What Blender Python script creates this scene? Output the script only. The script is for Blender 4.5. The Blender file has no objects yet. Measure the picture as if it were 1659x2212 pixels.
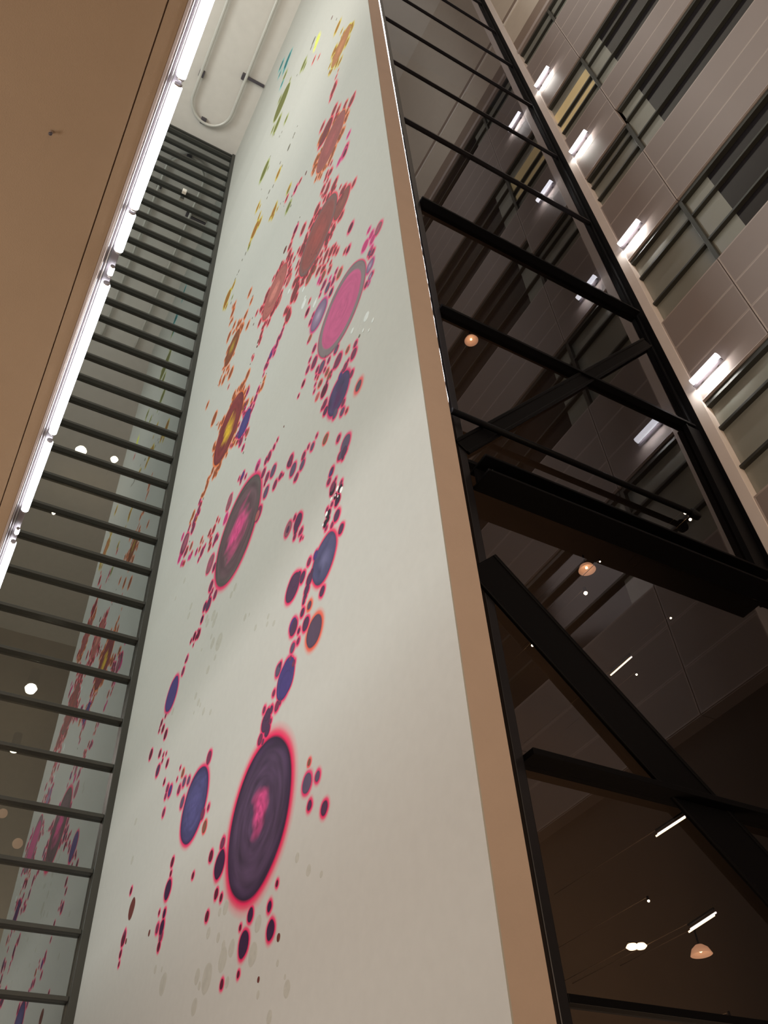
import bpy, bmesh, math, random
from mathutils import Vector, Matrix, noise
random.seed(7)
# ------------------------------------------------------------------ camera
U = 3.0            # metres per unit of the survey grid
CH = 1.6           # eye height
F = 1845.2         # focal length in pixels of the 1659 x 2212 frame
R = Matrix(((0.874468531883043, -0.4824052030339923, -0.050892109722902236),
            (0.31590647207337147, 0.6459650276675658, -0.6949332945920761),
            (0.3681139601379871, 0.5916201510396462, 0.7172710151925525)))
sc = bpy.context.scene
COL = sc.collection
cam_d = bpy.data.cameras.new('camera')
cam = bpy.data.objects.new('camera', cam_d); COL.objects.link(cam)
M = Matrix((R[0], -R[1], -R[2])).transposed().to_4x4()
M.translation = (0, 0, CH)
cam.matrix_world = M
cam_d.sensor_fit = 'VERTICAL'; cam_d.sensor_height = 36.0
cam_d.lens = F / 2212 * 36; cam_d.clip_start = 0.05; cam_d.clip_end = 500
sc.camera = cam
# ------------------------------------------------------------------ world, lights, exposure
sc.view_settings.view_transform = 'Standard'; sc.view_settings.look = 'None'
sc.view_settings.exposure = 0.0; sc.view_settings.gamma = 1.0
sc.view_settings.use_curve_mapping = False
w = bpy.data.worlds.new('night'); sc.world = w; w.use_nodes = True
w.node_tree.nodes['Background'].inputs[0].default_value = (0.010, 0.011, 0.016, 1)
w.node_tree.nodes['Background'].inputs[1].default_value = 0.6

def area(name, loc, target, sx, sy, power, col, spread=180):
    d = bpy.data.lights.new(name, 'AREA'); d.shape = 'RECTANGLE'; d.size = sx; d.size_y = sy
    d.energy = power; d.color = col; d.spread = math.radians(spread)
    o = bpy.data.objects.new(name, d); COL.objects.link(o); o.location = loc
    o.rotation_euler = (Vector(target) - Vector(loc)).to_track_quat('-Z', 'Y').to_euler()
    return o
COOL = (0.92, 1.0, 0.97)
WARM = (1.0, 0.74, 0.50)
area('mural_fill', (-9, 8.5, 13), (3, 8.5, 8), 5, 5, 720, COOL)  # three unseen fill lights, added to even out the upper mural
area('mural_fill', (-9, 8.5, 21), (3, 9, 20), 5, 4, 640, COOL)
area('mural_fill', (-9, 8.5, 30), (3, 9, 31), 5, 4, 760, COOL)
area('lobby_fill', (0.5, -9, 4.5), (4.5, 4, 9), 4, 2, 470, WARM)  # warm fill added behind the camera for tan edge, post and soffit
area('lobby_wall_fill', (-7.5, 6.0, 2.5), (3, 7.5, 5), 4, 2.5, 450, (1.0, .92, .89))  # added fill under the soffit, brightens the lower mural
area('ceiling_fill', (-6, 4, 25), (0.5, 4, 37.5), 6, 8, 620, (1.0, .95, .88))  # unseen fill added to brighten the ceiling and its reflections
area('back_wall_fill', (-2, -15, 8), (3, -21, 16), 4, 2, 1800, (1.0, .90, .72))  # added so the back wall shows brighter in the left glass
area('soffit_fill', (-3.0, 5.0, 0.5), (-3.0, 5.0, 7), 5, 6, 105, WARM)  # added fill from below, stands in for light bounced off the floor
area('atrium_fill', (-4, -8, 22), (7.5, 2, 18), 4, 4, 380, (1.0, 0.82, 0.74))  # unseen fill added for the right wall and corner post
area('hall_fill', (5.6, 5.1, 1.2), (5.6, 7.8, 11), 3, 1, 75, (1.0, .78, .55))  # added fill that lifts the brown hall wall behind the glass

# ------------------------------------------------------------------ projection helpers (survey -> metres)
PX, PY = 829.5, 1106.0
RT = R.transposed()
def ray(x, y): return RT @ Vector((x - PX, y - PY, F))
def on_x(x, y, X): v = ray(x, y); return v * (X / v.x)
def on_y(x, y, Y): v = ray(x, y); return v * (Y / v.y)
def on_z(x, y, Z): v = ray(x, y); return v * (Z / v.z)
def W(v): return Vector((v[0] * U, v[1] * U, v[2] * U + CH))
XM, XP, YG, YL, ZC = 1.0, 2.514, 1.36, 4.85, 12.05    # mural plane, right wall, right glass, left glass, ceiling

# ------------------------------------------------------------------ materials
def s2l(c): return tuple((x / 255 / 12.92) if x / 255 <= .04045 else ((x / 255 + .055) / 1.055) ** 2.4 for x in c)
def mat(name, col, rough=.6, metal=0.0, spec=.4, var=.06, scale=3.0, bump=0.0, bscale=60, emit=None, es=0.0):
    m = bpy.data.materials.new(name); m.use_nodes = True
    nt = m.node_tree; b = nt.nodes['Principled BSDF']
    b.inputs['Roughness'].default_value = rough; b.inputs['Metallic'].default_value = metal
    b.inputs['Specular IOR Level'].default_value = spec
    tc = nt.nodes.new('ShaderNodeTexCoord'); nz = nt.nodes.new('ShaderNodeTexNoise')
    nz.inputs['Scale'].default_value = scale; nz.inputs['Detail'].default_value = 5
    nt.links.new(tc.outputs['Object'], nz.inputs['Vector'])
    mr = nt.nodes.new('ShaderNodeMapRange'); mr.inputs[3].default_value = 1 - var; mr.inputs[4].default_value = 1 + var
    nt.links.new(nz.outputs['Fac'], mr.inputs[0])
    mx = nt.nodes.new('ShaderNodeVectorMath'); mx.operation = 'SCALE'; mx.inputs[0].default_value = col[:3]
    nt.links.new(mr.outputs[0], mx.inputs['Scale']); nt.links.new(mx.outputs[0], b.inputs['Base Color'])
    if bump:
        n2 = nt.nodes.new('ShaderNodeTexNoise'); n2.inputs['Scale'].default_value = bscale
        nt.links.new(tc.outputs['Object'], n2.inputs['Vector'])
        bp = nt.nodes.new('ShaderNodeBump'); bp.inputs['Strength'].default_value = bump; bp.inputs['Distance'].default_value = .01
        nt.links.new(n2.outputs['Fac'], bp.inputs['Height']); nt.links.new(bp.outputs[0], b.inputs['Normal'])
    if emit:
        b.inputs['Emission Color'].default_value = (*emit, 1); b.inputs['Emission Strength'].default_value = es
    return m

def glass(name, ior, tint, rough=0.0, gcol=(1, 1, 1), wave=0.0):
    m = bpy.data.materials.new(name); m.use_nodes = True
    nt = m.node_tree; nt.nodes.clear()
    out = nt.nodes.new('ShaderNodeOutputMaterial'); mix = nt.nodes.new('ShaderNodeMixShader')
    fr = nt.nodes.new('ShaderNodeFresnel'); fr.inputs['IOR'].default_value = ior
    tr = nt.nodes.new('ShaderNodeBsdfTransparent'); tr.inputs[0].default_value = (*tint, 1)
    gl = nt.nodes.new('ShaderNodeBsdfGlossy'); gl.inputs['Roughness'].default_value = rough; gl.inputs[0].default_value = (*gcol, 1)
    if wave:
        tc = nt.nodes.new('ShaderNodeTexCoord'); nz = nt.nodes.new('ShaderNodeTexNoise'); nz.inputs['Scale'].default_value = 1.3
        nt.links.new(tc.outputs['Object'], nz.inputs['Vector'])
        bp = nt.nodes.new('ShaderNodeBump'); bp.inputs['Strength'].default_value = wave; bp.inputs['Distance'].default_value = .01
        nt.links.new(nz.outputs['Fac'], bp.inputs['Height']); nt.links.new(bp.outputs[0], gl.inputs['Normal'])
    ge = nt.nodes.new('ShaderNodeNewGeometry'); fac = nt.nodes.new('ShaderNodeMath'); fac.operation = 'SUBTRACT'; fac.use_clamp = True
    nt.links.new(fr.outputs[0], fac.inputs[0]); nt.links.new(ge.outputs['Backfacing'], fac.inputs[1])   # one reflecting face per pane
    nt.links.new(fac.outputs[0], mix.inputs[0]); nt.links.new(tr.outputs[0], mix.inputs[1]); nt.links.new(gl.outputs[0], mix.inputs[2])
    nt.links.new(mix.outputs[0], out.inputs[0])
    return m

def paint_mat():
    m = bpy.data.materials.new('mural_paint'); m.use_nodes = True
    nt = m.node_tree; b = nt.nodes['Principled BSDF']; b.inputs['Roughness'].default_value = .62
    b.inputs['Specular IOR Level'].default_value = .25
    at = nt.nodes.new('ShaderNodeVertexColor'); at.layer_name = 'paint'
    geo = nt.nodes.new('ShaderNodeNewGeometry')
    nz = nt.nodes.new('ShaderNodeTexNoise'); nz.inputs['Scale'].default_value = 9; nz.inputs['Detail'].default_value = 6
    nt.links.new(geo.outputs['Position'], nz.inputs['Vector'])
    mr = nt.nodes.new('ShaderNodeMapRange'); mr.inputs[3].default_value = .955; mr.inputs[4].default_value = 1.045
    nt.links.new(nz.outputs['Fac'], mr.inputs[0])
    mx = nt.nodes.new('ShaderNodeVectorMath'); mx.operation = 'SCALE'
    nt.links.new(at.outputs['Color'], mx.inputs[0]); nt.links.new(mr.outputs[0], mx.inputs['Scale'])
    nt.links.new(mx.outputs[0], b.inputs['Base Color'])
    # the plaster is slightly wavy in height
    mp = nt.nodes.new('ShaderNodeMapping'); mp.inputs['Scale'].default_value = (0, .05, .42)
    nt.links.new(geo.outputs['Position'], mp.inputs['Vector'])
    n2 = nt.nodes.new('ShaderNodeTexNoise'); n2.inputs['Scale'].default_value = 1.0; n2.inputs['Detail'].default_value = 1.5
    nt.links.new(mp.outputs[0], n2.inputs['Vector'])
    bp = nt.nodes.new('ShaderNodeBump'); bp.inputs['Strength'].default_value = .55; bp.inputs['Distance'].default_value = .35
    nt.links.new(n2.outputs['Fac'], bp.inputs['Height']); nt.links.new(bp.outputs[0], b.inputs['Normal'])
    return m

def perf_mat():
    m = mat('perforated_metal', (.30, .25, .235), rough=.55, spec=.3, var=.05, scale=1.2)
    nt = m.node_tree; b = nt.nodes['Principled BSDF']
    src = b.inputs['Base Color'].links[0].from_socket
    tc = nt.nodes.new('ShaderNodeTexCoord'); vo = nt.nodes.new('ShaderNodeTexVoronoi')
    vo.inputs['Scale'].default_value = 34; vo.inputs['Randomness'].default_value = 0
    nt.links.new(tc.outputs['Object'], vo.inputs['Vector'])
    mr = nt.nodes.new('ShaderNodeMapRange'); mr.inputs[1].default_value = .22; mr.inputs[2].default_value = .34
    mr.inputs[3].default_value = .45; mr.inputs[4].default_value = 1.0
    nt.links.new(vo.outputs['Distance'], mr.inputs[0])
    mx = nt.nodes.new('ShaderNodeVectorMath'); mx.operation = 'SCALE'
    nt.links.new(src, mx.inputs[0]); nt.links.new(mr.outputs[0], mx.inputs['Scale']); nt.links.new(mx.outputs[0], b.inputs['Base Color'])
    return m

WALLCOL = (.525, .52, .48)
MT = dict(
    paint=paint_mat(),
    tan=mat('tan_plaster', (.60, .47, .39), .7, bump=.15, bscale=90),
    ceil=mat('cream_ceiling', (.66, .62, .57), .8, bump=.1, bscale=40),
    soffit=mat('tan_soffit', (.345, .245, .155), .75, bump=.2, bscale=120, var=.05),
    floor=mat('stone_floor', (.34, .27, .21), .35),
    dark=mat('olive_black_aluminium', (.055, .055, .048), .38, metal=.3, spec=.5),
    black=mat('black_steel', (.0035, .0035, .0045), .5, spec=.10),
    frame=mat('dark_frame', (.030, .029, .034), .33, metal=.5, spec=.4),
    perf=perf_mat(),
    border=mat('panel_border', (.44, .37, .345), .5),
    column=mat('pink_beige_trim', (.88, .79, .75), .55),
    cream=mat('cream_panel', (.58, .50, .42), .6),
    brown=mat('brown_panel', (.27, .20, .16), .6),
    trimw=mat('white_trim', (.80, .76, .70), .4),
    pgrey=mat('pane_light_reflection', (.27, .27, .235), .18, spec=.5, var=.03),
    pdark=mat('pane_dark_reflection', (.016, .014, .016), .10, spec=.35, var=.03),
    lgl=glass('mirror_glass', 4.2, (.50, .52, .52), .004, (.92, .97, .96), wave=.02),
    rgl=glass('tinted_glass', 1.68, (.66, .62, .60), .0, (.95, .95, 1.0), wave=.02),
    metal=mat('brushed_steel', (.62, .60, .60), .28, metal=.9),
    edge=mat('edge_enamel', (.42, .36, .33), .45),
    refl=mat('grey_reflector', (.20, .18, .19), .35),
    white=mat('white_enamel', (.78, .75, .76), .3),
    galv=mat('galvanised_pipe', (.62, .60, .55), .4, metal=.2),
    clip=mat('dark_clip', (.07, .06, .07), .5),
    lit=mat('lit_window', (.5, .4, .2), .6, emit=(1.0, .72, .36), es=.19),
    tube=mat('glowing_tube', (.9, .9, .9), .4, emit=(.92, .93, 1.0), es=15),
    tube2=mat('corner_glowing_tube', (.9, .9, .9), .4, emit=(.96, .95, 1.0), es=2.6),
    gap=mat('glint_glow', (.9, .9, .9), .4, emit=(1.0, .97, 1.0), es=3.2),  # glow of the added highlight strip on the glass frame
    shade=mat('glowing_shade', (.8, .6, .45), .5, emit=(1.0, .52, .30), es=.75),
    hot=mat('lamp_bulb', (.9, .9, .8), .4, emit=(1.0, .86, .62), es=30),
    warm=mat('warm_diffuser', (.9, .8, .6), .4, emit=(1.0, .78, .48), es=6),
    under=mat('dark_backing', (.085, .065, .055), .8),
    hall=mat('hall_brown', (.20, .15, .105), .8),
    rubber=mat('pale_sealant', (.72, .66, .60), .7, bump=.4, bscale=20),
)

# ------------------------------------------------------------------ object helpers
def world_of(o): return o.get('_w') if o else None
ORG = {}
def link(name, me, loc, parent=None):
    o = bpy.data.objects.new(name, me); COL.objects.link(o)
    loc = Vector(loc)
    ORG[o.name] = loc
    if parent:
        o.parent = parent; o.location = loc - ORG[parent.name]
    else:
        o.location = loc
    return o
def thing(name, label, cat, loc, group=None):
    o = link(name, None, loc); o.empty_display_size = .2
    o['label'] = label; o['category'] = cat
    if group: o['group'] = group
    return o
def tag(o, label=None, cat=None, group=None, kind=None):
    for k, v in (('label', label), ('category', cat), ('group', group), ('kind', kind)):
        if v: o[k] = v
    return o
def root(name, loc=(0, 0, 0)):
    o = link(name, None, loc); o['kind'] = 'structure'; return o
def box_mesh(d, bevel=0.0, name='box'):
    bm = bmesh.new(); bmesh.ops.create_cube(bm, size=1)
    for v in bm.verts: v.co = Vector((v.co.x * d[0], v.co.y * d[1], v.co.z * d[2]))
    if bevel:
        bmesh.ops.bevel(bm, geom=bm.edges[:], offset=bevel, segments=2, affect='EDGES', profile=.5)
    me = bpy.data.meshes.new(name); bm.to_mesh(me); bm.free(); return me
def box(name, lo, hi, m, parent=None, bevel=0.0, rel=True):
    """box between two corners, survey units when rel else metres"""
    a = W(lo) if rel else Vector(lo); b = W(hi) if rel else Vector(hi)
    d = Vector((abs(b.x - a.x), abs(b.y - a.y), abs(b.z - a.z)))
    me = box_mesh(d, min(bevel, min(d) * .3), name); me.materials.append(m)
    return link(name, me, (a + b) / 2, parent)
def beam_between(name, p, q, wdt, dep, m, parent=None, bevel=.012):
    """rectangular bar between two metre points lying in a plane of constant y; dep is along y"""
    p = Vector(p); q = Vector(q); L = (q - p).length
    me = box_mesh((L, dep, wdt), bevel, name); me.materials.append(m)
    o = link(name, me, (p + q) / 2, parent)
    d = (q - p).normalized()
    o.rotation_euler = (0, -math.atan2(d.z, d.x), 0)
    return o
def cyl_mesh(r, L, n=20, r2=None, name='rod', caps=True):
    bm = bmesh.new()
    bmesh.ops.create_cone(bm, cap_ends=caps, segments=n, radius1=r, radius2=r if r2 is None else r2, depth=L)
    for f in bm.faces: f.smooth = len(f.verts) == 4
    me = bpy.data.meshes.new(name); bm.to_mesh(me); bm.free(); return me
def rod(name, p, q, r, m, parent=None, n=20):
    p = Vector(p); q = Vector(q)
    me = cyl_mesh(r, (q - p).length, n, name=name); me.materials.append(m)
    o = link(name, me, (p + q) / 2, parent)
    o.rotation_euler = (q - p).to_track_quat('Z', 'Y').to_euler()
    return o
def lathe(name, prof, m, loc, parent=None, n=28):
    bm = bmesh.new(); rings = []
    for r, z in prof:
        if r < 1e-5: rings.append([bm.verts.new((0, 0, z))])
        else: rings.append([bm.verts.new((r * math.cos(2 * math.pi * i / n), r * math.sin(2 * math.pi * i / n), z)) for i in range(n)])
    for a, b in zip(rings, rings[1:]):
        for i in range(n):
            j = (i + 1) % n
            vs = [a[0] if len(a) == 1 else a[i], b[0] if len(b) == 1 else b[i], b[0] if len(b) == 1 else b[j], a[0] if len(a) == 1 else a[j]]
            u = []
            for v in vs:
                if v not in u: u.append(v)
            if len(u) > 2: bm.faces.new(u)
    bmesh.ops.recalc_face_normals(bm, faces=bm.faces[:])
    for f in bm.faces: f.smooth = True
    me = bpy.data.meshes.new(name); bm.to_mesh(me); bm.free(); me.materials.append(m)
    return link(name, me, loc, parent)
def tube_path(name, pts, r, m, parent=None, loc=(0, 0, 0), n=14):
    loc = Vector(loc); bm = bmesh.new(); rings = []
    for i, p in enumerate(pts):
        t = (pts[min(i + 1, len(pts) - 1)] - pts[max(i - 1, 0)]).normalized()
        s = t.cross(Vector((0, 0, 1))).normalized(); up = s.cross(t)
        rings.append([bm.verts.new(p - loc + s * r * math.cos(2 * math.pi * k / n) + up * r * math.sin(2 * math.pi * k / n)) for k in range(n)])
    for a, b in zip(rings, rings[1:]):
        for k in range(n):
            f = bm.faces.new((a[k], a[(k + 1) % n], b[(k + 1) % n], b[k])); f.smooth = True
    bm.faces.new(rings[0][::-1]); bm.faces.new(rings[-1])
    bmesh.ops.recalc_face_normals(bm, faces=bm.faces[:])
    me = bpy.data.meshes.new(name); bm.to_mesh(me); bm.free(); me.materials.append(m)
    return link(name, me, loc, parent)

ZF = -CH / U       # floor in survey units
HS = 1.8           # soffit height (5.4 m above the eye)
# ------------------------------------------------------------------ setting
tag(box('floor', (-4.2, -7, ZF - .1), (2.9, 4.95, ZF), MT['floor']), kind='structure')
bm = bmesh.new()
def cbox(bm, lo, hi):
    a, b = W(lo), W(hi)
    r = bmesh.ops.create_cube(bm, size=1)
    for v in r['verts']: v.co = Vector(((a.x + b.x) / 2 + v.co.x * (b.x - a.x), (a.y + b.y) / 2 + v.co.y * (b.y - a.y), (a.z + b.z) / 2 + v.co.z * (b.z - a.z)))
cbox(bm, (-4.2, -7, ZC), (XM + .1, YL + .1, ZC + .1)); cbox(bm, (XM + .1, -7, ZC), (2.9, YG + .1, ZC + .1))
me = bpy.data.meshes.new('ceiling'); bm.to_mesh(me); bm.free(); me.materials.append(MT['ceil'])
ceil = tag(link('ceiling', me, (0, 0, 0)), kind='structure')
tag(box('wall_left', (-4.2, -7, ZF), (-4.1, YL, ZC), MT['cream']), kind='structure')
tag(box('wall_back', (-4.2, -7.1, ZF), (2.9, -7, ZC), MT['cream']), kind='structure')
wc = tag(box('wall_center', (XM, 1.311, ZF), (1.0925, YL, ZC), MT['tan']), kind='structure')

# ---- tan soffit near the camera: two boards with an open joint
sf = root('ceiling', W((-2, 0, HS)))
JX = -.0365 * HS
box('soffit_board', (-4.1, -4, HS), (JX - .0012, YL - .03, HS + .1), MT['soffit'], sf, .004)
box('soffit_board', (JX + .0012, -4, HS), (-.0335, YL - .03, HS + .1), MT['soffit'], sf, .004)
box('joint_backing', (JX - .0012, -4, HS + .008), (JX + .0012, YL - .03, HS + .1), MT['brown'], sf)

# ---- light trough along the soffit edge and its tubes
tr = thing('light_trough', 'long white and steel light trough along the edge of the tan soffit', 'light fixture', W((-.02, 1.5, HS)))
y0, y1 = -1.0, YL - .05
box('edge_trim', (-.0335, y0, HS - .002), (-.0268, y1, HS + .06), MT['edge'], tr, .004)
rod('steel_lip', W((-.0245, y0, HS + .001)), W((-.0245, y1, HS + .001)), .0065, MT['metal'], tr)
box('reflector', (-.0226, y0, HS + .006), (-.0155, y1, HS + .06), MT['refl'], tr, .003)
rod('rail', W((-.0170, y0, HS + .003)), W((-.0170, y1, HS + .003)), .003, MT['metal'], tr, 10)
box('mounting_batten', (-.0145, y0, HS + .014), (.004, y1, HS + .035), MT['refl'], tr, .004)
TUBES = [(.152, .3515, 'tube cut by the upper picture edge, beside the pipe loop'),
         (.3560, .5165, 'tube in front of the pipe loop end and the topmost louvre bars'),
         (.5190, .5780, 'short tube above the dark gap in the row'),
         (.5985, .6150, 'stub tube, shortest lit piece of the row'),
         (.6245, .9000, 'longest tube of the row, over the mid louvre bars'),
         (.9125, 1.0740, 'tube beside the two bright lamps seen in the left glazing'),
         (1.1170, 1.1330, 'stub tube next to the left picture edge, below the lower gap'),
         (1.1508, 1.4300, 'lowest tube of the row, leaving the left picture edge')]
for a, b, lab in TUBES:
    a *= HS; b *= HS; r = .029 if b - a > .08 else .018
    t = thing('tube_light', 'white glowing ' + lab, 'tube light', W((-.001, (a + b) / 2, HS + .001)), 'tube lights along the soffit')
    rod('tube', W((-.001, a + .006, HS + .001)), W((-.001, b - .006, HS + .001)), r, MT['tube'], t)
    for e0, e1 in ((a, a + .006), (b - .006, b)):
        rod('end_cap', W((-.001, e0, HS + .001)), W((-.001, e1, HS + .001)), r * .8, MT['metal'], t)
# sprinkler on the soffit
p = W(on_z(111, 285, HS))
t = thing('sprinkler_head', 'small dark sprinkler head on the tan soffit', 'sprinkler', p)
lathe('escutcheon', [(0, 0), (.011, 0), (.012, -.003), (.008, -.008), (0, -.008)], MT['brown'], p, t)
lathe('deflector', [(0, -.008), (.005, -.010), (.005, -.026), (.011, -.028), (.011, -.031), (0, -.032)], MT['clip'], p, t)

# ---- left curtain wall with closely spaced horizontal bars
wl = root('window_1', W((0, YL, 0)))
X0, X1 = -4.1, 1.0
zs = [1.4389 + .3175 * k for k in range(-6, 34)]
box('post', (X1 - .046, YL - .05, ZF), (X1 - .001, YL + .03, ZC - .02), MT['dark'], wl, .01)
box('head_bar', (X0, YL - .03, ZC - .045), (X1 - .046, YL + .03, ZC - .012), MT['dark'], wl, .01)
for z in zs:
    box('bar', (X0, YL - .036, z - .0115), (X1 - .046, YL + .02, z + .0115), MT['dark'], wl, .008)
edges = [ZF] + zs + [ZC - .03]
for a, b in zip(edges, edges[1:]):
    if b - a > .06:
        box('pane', (X0, YL, a + .01), (X1 - .046, YL + .006, b - .01), MT['lgl'], wl)
# little sensor on a bar
p = W(on_y(398.6, 413, YL - .05))
t = thing('sensor_box', 'small white sensor box fixed to a high louvre bar', 'sensor', p)
me = box_mesh((.15, .12, .17), .015, 'case'); me.materials.append(MT['trimw']); link('case', me, p, t)
me = box_mesh((.15, .10, .05), .008, 'bracket'); me.materials.append(MT['cream']); link('bracket', me, p - Vector((0, -.01, .11)), t)

# ---- pipe loop under the ceiling
zp = ZC - .06
pts = []
cx, hw, yc = .475, .268, 4.30
for k in range(14): pts.append(W((.182 + (.207 - .182) * k / 13, 1.2 + (yc - 1.2) * k / 13, zp)))
for k in range(1, 24):
    a = math.pi * k / 24; pts.append(W((cx - hw * math.cos(a), yc + hw * math.sin(a) * 1.05, zp)))
for k in range(14): pts.append(W((.743 - (.743 - .718) * k / 13, yc + (1.2 - yc) * k / 13, zp)))
t = thing('pipe_loop', 'pale U-shaped pipe loop hung under the cream ceiling', 'pipe', W((cx, 3, zp)))
tube_path('pipe', pts, .062, MT['galv'], t, W((cx, 3, zp)))
for x, y in ((.215, 4.02), (.715, 3.80), (.44, yc + hw * 1.0)):
    box('clip', (x - .035, y - .04, zp - .005), (x + .035, y + .04, ZC - .003), MT['clip'], t, .02)
box('bracket', (.735, 3.765, zp - .01), (.985, 3.80, zp + .02), MT['clip'], t, .01)

# ------------------------------------------------------------------ right wall: perforated spandrels and strip windows
wr = root('wall_right', W((XP, 0, 0)))
box('backing', (XP + .075, -7, ZF), (XP + .2, 1.311, ZC), MT['under'], wr)
SEAM = .866
def perf_panel(ya, yb, za, zb):
    a, b = W((XP, ya, za)), W((XP + .03, yb, zb))
    d = Vector((b.x - a.x, b.y - a.y, b.z - a.z))
    bm = bmesh.new(); bmesh.ops.create_cube(bm, size=1)
    for v in bm.verts: v.co = Vector((v.co.x * d.x, v.co.y * d.y, v.co.z * d.z))
    front = [f for f in bm.faces if f.normal.x < -.9]
    bmesh.ops.inset_region(bm, faces=front, thickness=.028)
    f = front[0]; f.material_index = 1
    for v in f.verts: v.co.x += .004
    me = bpy.data.meshes.new('perforated_panel'); bm.to_mesh(me); bm.free()
    me.materials.append(MT['border']); me.materials.append(MT['perf'])
    return link('perforated_panel', me, (a + b) / 2, wr)
LEFT = [[7.70, 7.46, 7.24, 7.02, 6.775], [6.10, 5.888, 5.688, 5.448], [5.012, 4.774, 4.569, 4.345], [3.69, 3.458, 3.248, 3.036], [2.40, 2.18, 1.96, 1.75]]
RIGHT = [[7.70, 7.46, 7.24, 7.02, 6.775], [6.10, 5.888, 5.688], [5.012, 4.774, 4.569, 4.345], [3.69, 3.458, 3.248, 3.036], [2.40, 2.18, 1.96, 1.75]]
G = .0022
for bay, (ya, yb) in ((LEFT, (SEAM + G, 1.2625)), (RIGHT, (-2.6, SEAM - G))):
    for rows in bay:
        for a, b in zip(rows, rows[1:]):
            perf_panel(ya, yb, b + .0008, a - .0008)
        box('soffit_return', (XP + .004, ya, rows[-1] - .004), (XP + .075, yb, rows[-1] - .0008), MT['border'], wr)
        box('sill', (XP + .004, ya, rows[0] + .0008), (XP + .075, yb, rows[0] + .006), MT['border'], wr)
def band(ya, yb, top, bot, mull, lit):
    zz = [top] + mull[::-1] + [bot]
    for k, (a, b) in enumerate(zip(zz, zz[1:])):
        cuts = [(ya, yb, MT['pgrey'])] if ya > 0 else [(.69, yb, MT['pgrey']), (ya, .69, MT['pdark'])]  # grey and dark panes carry bright and dark reflections in their colour
        for y_a, y_b, m in cuts:
            box('pane', (XP + .040, y_a, b + .001), (XP + .046, y_b, a - .001), m, wr)
    for z in mull:
        box('mullion', (XP + .016, ya, z - .010), (XP + .05, yb, z + .006), MT['dark'], wr, .006)
    box('head', (XP + .012, ya, top - .030), (XP + .06, yb, top), MT['dark'], wr)
for ya, yb, bay in ((SEAM + .012, 1.2625, LEFT), (-2.6, SEAM - .012, RIGHT)):
    tops = [8.07] + [r[-1] - .004 for r in bay]; bots = [r[0] + .006 for r in bay] + [ZF]
    for i, (tp, bt) in enumerate(zip(tops, bots)):
        if i == 5: continue
        h = tp - bt
        ms = [bt + h * .30, bt + h * .71] if h > .42 else [bt + h * .45]
        if i == 1 and ya > 0: ms = [6.26, 6.42]
        band(ya, yb, tp, bt, ms, i == 1 and ya > 0)
        if ya > 0: box('vertical_mullion', (XP + .014, SEAM - .012, bt), (XP + .06, SEAM + .012, tp), MT['dark'], wr, .006)
# the two lit strips behind the upper window near the corner
for a, b in ((6.615, 6.475), (6.375, 6.27)):
    box('lit_strip', (XP + .034, SEAM + .014, b), (XP + .0395, 1.2625, a), MT['lit'], wr)
# bands above the top window
for a, b, m, dx in ((8.135, 8.075, 'border', -.012), (8.378, 8.135, 'brown', 0), (8.915, 8.378, 'cream', 0), (8.945, 8.915, 'trimw', -.012), (9.07, 8.945, 'brown', 0), (10.4, 9.07, 'cream', 0), (ZC, 10.4, 'cream', .01)):
    box('fascia_band', (XP + dx, -2.6, b + .001), (XP + .075, 1.2625, a - .001), MT[m], wr, .004)
# corner trim post and black jamb
tag(box('trim_1', (XP - .004, 1.263, ZF), (XP + .08, 1.3165, ZC), MT['column'], None, .006), kind='structure')
box('corner_jamb', (XP - .002, 1.3175, ZF), (XP + .08, YG - .004, ZC), MT['black'], wr, .006)

# ---- corner lamps
LZ = [7.150, 5.815, 4.479, 3.143]
LAB = ['highest', 'second highest', 'third', 'lowest']
for z, lb in zip(LZ, LAB):
    ya, yb = 1.085, 1.285
    c = W((XP, (ya + yb) / 2, z))
    t = thing('wall_lamp', 'white glowing linear wall lamp, %s of the four beside the beige corner post' % lb, 'wall lamp', c, 'linear lamps up the corner')
    rod('tube', W((XP - .030, ya, z)), W((XP - .030, yb - .035, z)), .052, MT['tube2'], t, 16)
    box('housing', (XP - .028, ya - .004, z - .028), (XP - .012, yb - .03, z - .020), MT['clip'], t, .004)
    # extra unseen light below the housing, added for the glow on the panels
    q = Vector(((XP - .040) * U, ((ya + yb - .035) / 2) * U, z * U + CH - .11))
    lo = area('lamp_glow_fill', q, q + Vector((1, 0, -.35)), .42, .04, 6, (1.0, .97, .90))
    lo.parent = t; lo.location = q - ORG[t.name]
    for yy in (ya + .03, yb - .07):
        box('bracket', (XP - .026, yy, z - .02), (XP, yy + .012, z - .004), MT['clip'], t, .004)

# ------------------------------------------------------------------ right curtain wall
wg = root('window_2', W((1.7, YG, 0)))
LV = [8.06, 7.06, 6.04, 5.01, 3.98, 2.98, 2.024, 1.01, .487, -.1]
FX0, FX1 = 1.162, XP - .002
box('post', (1.134, YG - .012, ZF), (FX0, YG + .03, ZC), MT['frame'], wg, .008)
box('post', (XP - .022, YG - .010, ZF), (XP - .004, YG + .03, ZC), MT['black'], wg, .008)
DEEP = {5.01: (1.346, 4.958), 3.98: (1.3236, 3.874), 2.98: (1.3314, 2.917), 1.01: (1.311, .974)}   # front edge, underside
for i, z in enumerate([9.08, 10.10, 11.10] + LV):
    yf, zb = DEEP.get(z, (YG - .012, z * (YG - .012) / YG))
    box('transom', (FX0, yf, zb), (FX1 - .02, YG + .02, zb + .016), MT['frame'] if z > 4.5 else MT['black'], wg, .004)
le = [ZC] + [11.10, 10.10, 9.08] + LV + [ZF]
for a, b in zip(le, le[1:]):
    box('pane', (FX0, YG, b), (XP - .022, YG + .005, a - .0005), MT['rgl'], wg)
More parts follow.
